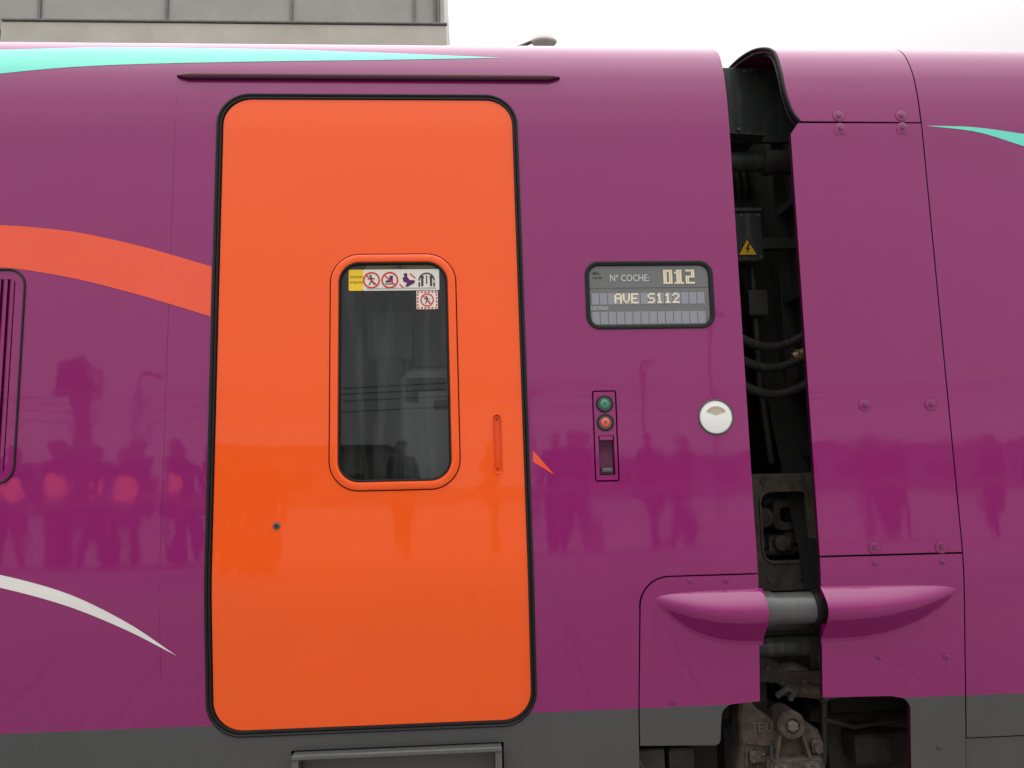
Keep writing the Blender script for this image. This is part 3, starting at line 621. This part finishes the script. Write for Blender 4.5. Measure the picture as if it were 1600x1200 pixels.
mb=MB(); mb.tube([(1.03,.22,.845),(1.10,.22,.84),(1.16,.22,.83)],[.022,.024,.022],RUST); mb.tube([(1.16,.22,.825),(1.32,.22,.835),(1.52,.22,.845)],[.020,.018,.018],RUST)
mb.tube([(1.155,.22,.829),(1.175,.22,.827)],.030,RUST,n=6); mb.tube([(1.0,.20,.83),(1.03,.18,.86),(1.05,.18,.845),(1.04,.19,.82)],.010,DUST,n=8)
mb.box(1.075,1.11,.125,.19,.665,.71,RUST,ch=.008); mb.lathe((1.093,.125,.687),(0,-1,0),[(0,.015),(.010,.013)],DUST,n=20)
mb.tube([(1.16,.30,.50),(1.19,.30,.62),(1.21,.32,.80)],.014,DARKM); mb.obj('torque_arm',ax)
mb=MB(); mb.box(1.16,1.62,.50,.62,.30,.62,DUSTD,ch=.02); mb.tube([(1.2,.45,.70),(1.6,.45,.66)],.03,DUSTD); mb.box(1.25,1.33,.40,.50,.50,.70,DUSTD,ch=.01)
mb.box(1.30,1.42,.30,.40,.56,.66,DUSTD,ch=.01); mb.tube([(1.2,.30,.72),(1.30,.30,.69),(1.45,.32,.70)],.008,HOSE,n=8); mb.obj('bogie_beam',ax,smooth=0)
mb=MB(); mb.tube([(.50,.085,.70),(.52,.08,.66),(.57,.08,.60),(.66,.08,.58),(.72,.09,.60)],.005,HOSE,n=8); tag(mb.obj('cable'),'thin black brake hose hanging under the skirt','hose')
wt=thing('wheelset','dark steel wheelset under the car gap','wheelset')
mb=MB(); mb.lathe((1.03,.66,.26),(0,1,0),[(0,.10),(0,.34),(.03,.36),(.03,.44),(.14,.455),(.145,.40),(.10,.36),(.10,.1)],DARKM,n=64); mb.obj('wheel',wt)
mb=MB(); mb.tube([(1.03,.40,.26),(1.03,2.3,.26)],.09,DARKM,n=20); mb.obj('axle',wt)

# ============================================================ setting
def grid_mat(name,c1,c2,sx,sy,line):
    m,n,l,b=nm(name); tc=n.new('ShaderNodeTexCoord'); br=n.new('ShaderNodeTexBrick'); br.offset=0
    br.inputs['Color1'].default_value=(*c1,1); br.inputs['Color2'].default_value=(*c2,1); br.inputs['Mortar'].default_value=(*line,1)
    br.inputs['Scale'].default_value=1; br.inputs['Brick Width'].default_value=sx; br.inputs['Row Height'].default_value=sy; br.inputs['Mortar Size'].default_value=.008
    l.new(tc.outputs['Object'],br.inputs['Vector']); no=n.new('ShaderNodeTexNoise'); no.inputs['Scale'].default_value=.35; no.inputs['Detail'].default_value=8
    l.new(tc.outputs['Object'],no.inputs['Vector']); mx=n.new('ShaderNodeMix'); mx.data_type='RGBA'; mx.blend_type='MULTIPLY'; mx.inputs[0].default_value=.6
    l.new(br.outputs['Color'],mx.inputs[6]); l.new(no.outputs['Color'],mx.inputs[7]); l.new(mx.outputs[2],b.inputs['Base Color']); b.inputs['Roughness'].default_value=.85
    return m
BALL=rough_mat('ballast',(.06,.055,.05),(.16,.145,.13),scale=14,rough=.95,bump=.02)
PAVE=grid_mat('platform_paving',(.40,.385,.37),(.43,.415,.40),.6,.6,(.26,.26,.26))
def st(o): o['kind']='structure'; return o
mb=MB(); mb.add([(-400,-400,-.45),(400,-400,-.45),(400,400,-.45),(-400,400,-.45)],[[0,1,2,3]],BALL); st(mb.obj('ground',smooth=0))
mb=MB(); prof=[(-.25,-.44),(-.25,-.02),(-.27,0),(-3.2,0),(-4.5,.03),(-6.5,.30),(-7.6,.42),(-8.4,.43),(-40,.43),(-40,-.44)]
mb.loft([[(x,y,z) for y,z in prof] for x in (-60,60)],PAVE,cap0=True,cap1=True); st(mb.obj('platform'))
for y in (.74,2.18):
    mb=MB(); A=[(-.075,-.36),(.075,-.36),(.075,-.345),(.012,-.32),(.012,-.22),(.036,-.21),(.036,-.18),(-.036,-.18),(-.036,-.21),(-.012,-.22),(-.012,-.32),(-.075,-.345)]
    mb.loft([[(x,y+a,b) for a,b in A] for x in (-60,60)],DUST,cap0=True,cap1=True); tag(mb.obj('rail',smooth=0),'worn steel running rail on the ballast','rail','rails of the track')
# station building behind the train
CLAD=paint('cladding_panels',(.30,.30,.275),coat=.6,coat_rough=.15,wave=.4,spots=.20,streak=.2)
LEDGE=rough_mat('ledge_render',(.40,.385,.33),(.50,.485,.43),scale=1.2,rough=.9,bump=.001)
FRAME=rough_mat('frame_metal',(.10,.10,.095),(.17,.17,.16),rough=.5)
WIN=paint('window_glass_dark',(.03,.04,.045),wave=.3)
sb=thing('station_building','grey clad station building with pale ledge','building',loc=(0,0,0))
mb=MB(); mb.box(-42,-.42,12.3,26,-.45,15.0,CLAD); mb.obj('wall',sb,smooth=0)
mb=MB(); mb.box(-8.86,-.34,11.85,12.295,10.0,10.58,LEDGE,ch=.02); mb.box(-8.86,-.32,11.82,11.9,10.581,10.625,FRAME,ch=.01)
mb.obj('ledge',sb,smooth=0)
mb=MB()
for i in range(15):
    x=-3.47-2.47*(i-1)
    if x>-.6: continue
    mb.box(x-.028,x+.028,12.25,12.297,10.67,15,FRAME)
mb.box(-.46,-.38,12.15,12.297,10.67,15.05,LEDGE); mb.box(-.60,-.55,12.22,12.297,10.67,15.0,FRAME); mb.box(-42,-.42,12.2,12.297,12.6,12.68,FRAME); mb.box(-8.86,-.42,12.23,12.297,10.63,10.72,FRAME)
mb.tube([(-.50,12.1,9.9),(-.50,12.1,14)],.02,FRAME,n=8); mb.tube([(-8.95,12.1,0),(-8.95,12.1,10.45),(-9.3,12.1,10.62),(-12,12.1,10.62)],.10,DARKM,n=10)
mb.obj('cladding_frame',sb,smooth=0)
for fl in range(3):
    for i in range(7):
        x=-3.0-i*4.0; mb=MB(); mb.box(x,x+2.4,12.22,12.297,1.2+fl*3.1,3.0+fl*3.1,WIN); mb.box(x+1.16,x+1.24,12.19,12.219,1.2+fl*3.1,3.0+fl*3.1,FRAME); mb.obj('window',sb,smooth=0)
# street lamp behind the train
lamp=thing('street_lamp','tall lamp post with white domed head','street lamp')
mb=MB(); mb.tube([(.62,8.3,-.45),(.62,8.3,7.60),(.66,8.25,7.82),(.78,8.15,7.885),(1.0,8.0,7.90)],[.09,.05,.035,.03,.025],FRAME,n=14); mb.obj('pole',lamp)
mb=MB(); mb.loft([[Vector((1.17+r*.19*math.cos(a)*1.0,8+r*.13*math.sin(a),7.89+h)) for a in [2*math.pi*k/28 for k in range(28)]] for r,h in ((.9,-.02),(1.0,0),(.97,.05),(.85,.09),(.6,.125),(.3,.14),(.02,.145))],WHITE,cap0=True,cap1=True); mb.obj('lamp_head',lamp)
# ---- things standing behind the photographer (seen mirrored in the paintwork)
def lamp_post(x,y,z0,h):
    t=thing('lamp_post','slim grey platform lamp post with curved arm','lamp post',group='lamp posts along the far platform')
    mb=MB(); mb.tube([(x,y,z0),(x,y,z0+h*.93),(x+.03,y,z0+h*.99),(x+.12,y,z0+h)],[.07,.05,.045,.04],FRAME,n=12); mb.obj('pole',t)
    mb=MB(); mb.box(x+.05,x+.35,y-.10,y+.10,z0+h-.04,z0+h+.06,FRAME,ch=.03); mb.obj('lamp_head',t)
for a in ((-9.4,-20,.43,4.4),(1.9,-22,.43,4.0),(5.2,-20,.43,4.6),(7.6,-21,.43,6.2)): lamp_post(*a)
for i,z in enumerate((5.3,5.15,4.95,4.6)):
    mb=MB(); y=-26-i*.6; mb.tube([(-60+k*6,y,z-.35*math.sin(math.pi*((k*6)%30)/30)) for k in range(21)],.018,INK,n=6); tag(mb.obj('overhead_wire'),'thin black overhead wire above the far tracks','wire','overhead wires above the far tracks')
LEAF=rough_mat('palm_leaf',(.02,.045,.015),(.05,.09,.03),rough=.6); BARK=rough_mat('palm_bark',(.05,.035,.025),(.14,.10,.07),scale=6,bump=.02)
def palm(x,y,h):
    t=thing('palm_tree','palm tree with drooping dark green crown','tree',loc=(0,0,0)); mb=MB()
    n=30; mb.tube([(x+.15*math.sin(i/9),y,.43+h*i/n) for i in range(n+1)],[.24+.03*(i%2)-.06*i/n for i in range(n+1)],BARK,n=12); mb.obj('trunk',t)
    mb=MB(); top=Vector((x+.15*math.sin(30/9),y,.43+h))
    for k in range(54):
        a=k*2.399; up=random.uniform(-1.2,1.2); L=random.uniform(.45,.75); d=Vector((math.cos(a),math.sin(a),0)); side=Vector((-d.y,d.x,0))
        sp=[top+d*L*t_+Vector((0,0,up*t_*L-1.25*L*t_*t_)) for t_ in [q/9 for q in range(10)]]
        for q in range(1,9):
            for sgn in (-1,1):
                w=.26*math.sin(math.pi*(q+.6)/10.5); p=sp[q]; e=p+side*sgn*w+d*.12+Vector((0,0,-.16)); mb.add([p,p+(sp[q+1]-p)*.9,e],[[0,1,2]],LEAF)
    mb.obj('crown',t,smooth=0)
palm(-13.6,-25,5.6)
FAC=rough_mat('facade_render',(.30,.29,.28),(.46,.45,.42),scale=.5)
def shed(x0,x1,y,h,lab):
    t=thing('low_building',lab,'building'); mb=MB(); mb.box(x0,x1,y-8,y,-.45,h,FAC); mb.obj('wall',t,smooth=0); mb=MB(); mb.box(x0-.3,x1+.3,y-8.3,y+.4,h,h+.2,FRAME); mb.obj('roof',t,smooth=0)
    n=int((x1-x0)/3.5)
    for i in range(n):
        x=x0+1+i*3.5; mb=MB(); mb.box(x,x+1.6,y+.003,y+.06,1.2,2.4,WIN); mb.obj('window',t,smooth=0)
shed(-60,-24,-46,3.2,'long low rendered building beyond the platforms'); shed(-17,-6,-52,4.2,'rendered two-storey block beyond the platforms'); shed(8,20,-48,2.9,'low rendered shed with dark windows'); shed(24,64,-50,3.6,'wide low rendered building with dark windows')

# ---- people in vests waiting on the platform
def skinned(name,nodes,edges,parent,mat,sub=1):
    me=bpy.data.meshes.new(name); me.from_pydata([n[0] for n in nodes],edges,[]); o=bpy.data.objects.new(name,me); COL.objects.link(o)
    md=o.modifiers.new('s','SKIN'); me.skin_vertices.new() if not me.skin_vertices else None
    for i,nd in enumerate(nodes):
        r=nd[1]; me.skin_vertices[0].data[i].radius=(r if isinstance(r,tuple) else (r,r)); me.skin_vertices[0].data[i].use_root=(i==0)
    sb_=o.modifiers.new('u','SUBSURF'); sb_.levels=sub; sb_.render_levels=sub
    dg=bpy.context.evaluated_depsgraph_get(); m2=bpy.data.meshes.new_from_object(o.evaluated_get(dg)); bpy.data.objects.remove(o)
    m2.materials.clear(); m2.materials.append(mat); m2.polygons.foreach_set('use_smooth',[True]*len(m2.polygons))
    o=bpy.data.objects.new(name,m2); link(o,parent); return o
def person(pose,label):
    """figure facing +y, feet at origin"""
    e=thing('person',label,'person',group='people waiting on the platform')
    st_=pose.get('stride',.08); ar=pose.get('arm',.0); bend=pose.get('elbow',.1); lean=pose.get('lean',0)
    pel=(0,0,.93); ch=(0,lean*.5,1.22); sh=(0,lean,1.42); nk=(0,lean+.01,1.50); hd=(0,lean+.03,1.60); hd2=(0,lean+.03,1.70)
    N=[(pel,(.15,.11)),(ch,(.145,.105)),(sh,(.12,.085)),(nk,.055),(hd,(.075,.09)),(hd2,(.07,.085))]; E=[(0,1),(1,2),(2,3),(3,4),(4,5)]
    wr=[]
    for s in (-1,1):
        k=len(N); y=st_*s
        N+=[((s*.10,0,.86),.085),((s*.11,y*.6+.02,.48),.058),((s*.12,y-.02,.09),.038),((s*.125,y+.10,.03),.035)]; E+=[(0,k),(k,k+1),(k+1,k+2),(k+2,k+3)]
        k=len(N); w=(s*.25,lean+.05+bend,1.16-.22+bend*.8+ar*(s>0)*.3)
        N+=[((s*.19,lean,1.41),.055),((s*.25,lean-.03,1.15),.043),(w,.028)]; E+=[(2,k),(k,k+1),(k+1,k+2)]; wr.append((s,w))
    body=skinned('body',N,E,e,SKIN,2)
    mb=MB()
    for s,w in wr:
        w=Vector(w); d=Vector((0,.25+bend*2,-1+bend*2)).normalized(); sd=Vector((0,1,0)) if abs(d.y)<.7 else Vector((0,0,1))
        mb.tube([w,w+d*.04,w+d*.085],[.026,.036,.030],SKIN,n=10)
        for f in range(4):
            b0=w+d*.08+sd*(-.026+f*.0175); L=(.062,.075,.07,.055)[f]; mb.tube([b0,b0+d*L*.5,b0+d*L*.85-Vector((s*.012,0,0)),b0+d*L-Vector((s*.02,0,0))],[.0095,.009,.008,.006],SKIN,n=6)
        b0=w+d*.03+sd*.03; mb.tube([b0,b0+d*.03+sd*.022,b0+d*.06+sd*.028],[.012,.010,.007],SKIN,n=6)
    mb.tube([(0,lean+.115,1.665),(0,lean+.135,1.635),(0,lean+.12,1.625)],[.006,.014,.010],SKIN,n=8)
    for s in (-1,1): mb.tube([(s*.075,lean+.02,1.67),(s*.083,lean+.015,1.65),(s*.077,lean+.02,1.62)],[.008,.014,.007],SKIN,n=6); mb.lathe((s*.03,lean+.105,1.665),(0,1,0),[(0,.011),(.006,.006)],INK,n=8)
    tmp=mb.obj('tmp'); bm=bmesh.new(); bm.from_mesh(body.data); bm.from_mesh(tmp.data); bm.to_mesh(body.data); bm.free(); bpy.data.objects.remove(tmp)
    tr=[((0,0,.96),(.16,.12)),]; te=[]
    for s in (-1,1):
        k=len(tr); y=st_*s; tr+=[((s*.10,0,.85),.098),((s*.11,y*.6+.02,.48),.073),((s*.12,y-.02,.12),.056)]; te+=[(0,k),(k,k+1),(k+1,k+2)]
    skinned('trousers',tr,te,e,CLOTH,2)
    sl=[((0,lean,1.40),(.14,.095))]; se=[]
    for s,w in wr:
        k=len(sl); sl+=[((s*.19,lean,1.415),.068),((s*.25,lean-.03,1.15),.054),(tuple(Vector((s*.25,lean-.03,1.15)).lerp(Vector(w),.9)),.038)]; se+=[(0,k),(k,k+1),(k+1,k+2)]
    skinned('jacket',sl,se,e,CLOTH,2)
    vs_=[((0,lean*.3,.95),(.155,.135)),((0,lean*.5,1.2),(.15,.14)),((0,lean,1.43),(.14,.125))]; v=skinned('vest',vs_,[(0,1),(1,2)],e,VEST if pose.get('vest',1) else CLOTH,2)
    hr=[((0,lean,1.58),(.05,.05)),((0,lean+.005,1.66),(.083,.092)),((0,lean+.015,1.725),(.075,.088))]; skinned('hair',hr,[(0,1),(1,2)],e,HAIR,2)
    return e
base=[person(dict(stride=.05,elbow=.02,vest=1),'person in orange safety vest standing with arms down'),
      person(dict(stride=.16,elbow=.18,lean=.05,vest=1),'person in orange safety vest walking'),
      person(dict(stride=.03,elbow=.22,arm=.6,vest=1),'person in orange safety vest with raised forearm'),
      person(dict(stride=.12,elbow=.08,lean=.03,vest=0),'person in dark jacket walking with arms down')]
def pz(y): return float(np.interp(-y,[3.2,4.5,6.5,7.6,8.4],[0,.03,.30,.42,.43]))
def put(src,x,y,rz,s,first=[0,0,0,0]):
    b=base[src]
    if not first[src]: first[src]=1; e=b
    else:
        e=b.copy(); COL.objects.link(e)
        for c_ in list(b.children):
            q=c_.copy(); COL.objects.link(q); q.parent=e
    e.location=(x,y,pz(y)); e.rotation_euler=(0,0,rz); e.scale=(s,s,s); e['label']=b['label']; return e
for a in ((2,-6.35,-8.4,.2,1.0),(1,-5.95,-8.0,-.9,1.0),(0,-5.15,-7.6,.4,1.03),(1,-4.65,-7.5,1.3,1.0),(2,-4.15,-7.2,-.5,1.0),(0,-3.62,-7.4,.9,1.03),(3,-5.45,-8.4,.3,1.0),(3,-3.10,-7.4,1.3,1.0),(3,-4.42,-8.2,.8,1.04),(3,-3.9,-8.4,-.5,1.0),(1,-3.25,-8.3,.5,1.0),
          (3,-2.05,-5.4,.2,1.06),(3,-2.42,-5.7,1.2,1.0),(3,-.9,-8.0,.6,1.0),(3,.35,-8.6,1.2,1.0),(3,1.15,-8.0,.5,1.05),(3,1.5,-8.4,-.8,1.06),(3,2.55,-8.2,1.4,1.02),(3,3.0,-8.6,-1.3,1.0),(3,6.1,-9.0,.6,1.0),(3,5.1,-9.4,.6,1.0),(3,6.8,-9.6,-.4,1.0),(3,8.1,-9.2,1.4,1.0)): put(*a)

# ============================================================ sky, light, camera
w=bpy.data.worlds.new('World'); scene.world=w; w.use_nodes=True; n=w.node_tree.nodes; l=w.node_tree.links; n.clear()
out=n.new('ShaderNodeOutputWorld'); sky=n.new('ShaderNodeTexSky'); sky.sky_type='NISHITA'; sky.sun_disc=False
EL,AZ=math.radians(52),math.radians(180)
sky.sun_elevation=EL; sky.sun_rotation=AZ
b1=n.new('ShaderNodeBackground'); b1.inputs[1].default_value=.08; l.new(sky.outputs[0],b1.inputs[0])
tc=n.new('ShaderNodeTexCoord'); sp=n.new('ShaderNodeSeparateXYZ'); l.new(tc.outputs['Generated'],sp.inputs[0])
zc_=n.new('ShaderNodeMath'); zc_.operation='MAXIMUM'; zc_.inputs[1].default_value=0; l.new(sp.outputs['Z'],zc_.inputs[0])
pw=n.new('ShaderNodeMath'); pw.operation='POWER'; pw.inputs[1].default_value=3.0; l.new(zc_.outputs[0],pw.inputs[0])
mr=n.new('ShaderNodeMapRange'); mr.inputs[1].default_value=0; mr.inputs[2].default_value=1; mr.inputs[3].default_value=.68; mr.inputs[4].default_value=4.3; l.new(pw.outputs[0],mr.inputs[0])
no=n.new('ShaderNodeTexNoise'); no.inputs['Scale'].default_value=2.0; no.inputs['Detail'].default_value=2; l.new(tc.outputs['Generated'],no.inputs['Vector'])
nr=n.new('ShaderNodeMapRange'); nr.inputs[1].default_value=.3; nr.inputs[2].default_value=.7; nr.inputs[3].default_value=.98; nr.inputs[4].default_value=1.02; l.new(no.outputs['Fac'],nr.inputs[0])
mu=n.new('ShaderNodeMath'); mu.operation='MULTIPLY'; l.new(mr.outputs[0],mu.inputs[0]); l.new(nr.outputs[0],mu.inputs[1])
b2=n.new('ShaderNodeBackground'); b2.inputs[0].default_value=(1,.98,.975,1); l.new(mu.outputs[0],b2.inputs[1])
mx=n.new('ShaderNodeMixShader'); mx.inputs[0].default_value=.95; l.new(b1.outputs[0],mx.inputs[1]); l.new(b2.outputs[0],mx.inputs[2]); l.new(mx.outputs[0],out.inputs[0])
sd=bpy.data.lights.new('sun','SUN'); sd.energy=.65; sd.angle=math.radians(175); sd.color=(1,.97,.93)
so=bpy.data.objects.new('sun',sd); COL.objects.link(so)
d=Vector((math.sin(AZ)*math.cos(EL),math.cos(AZ)*math.cos(EL),math.sin(EL))); so.rotation_euler=d.to_track_quat('Z','Y').to_euler(); so.location=(0,-5,10)
cam=bpy.data.cameras.new('camera'); cam.sensor_width=36; cam.lens=27; cam.clip_end=2000; cam.clip_start=.05
co=bpy.data.objects.new('camera',cam); COL.objects.link(co)
yaw,pit,rol=[math.radians(v) for v in (3.2293867,7.30986401,1.34041391)]
f=Vector((math.sin(yaw)*math.cos(pit),math.cos(yaw)*math.cos(pit),math.sin(pit))); r=Vector((math.cos(yaw),-math.sin(yaw),0)); u=r.cross(f)
r2=r*math.cos(rol)-u*math.sin(rol); u2=u*math.cos(rol)+r*math.sin(rol)
M=Matrix((( r2.x,u2.x,-f.x,0),(r2.y,u2.y,-f.y,-2.4),(r2.z,u2.z,-f.z,1.55),(0,0,0,1)))
co.matrix_world=M; scene.camera=co
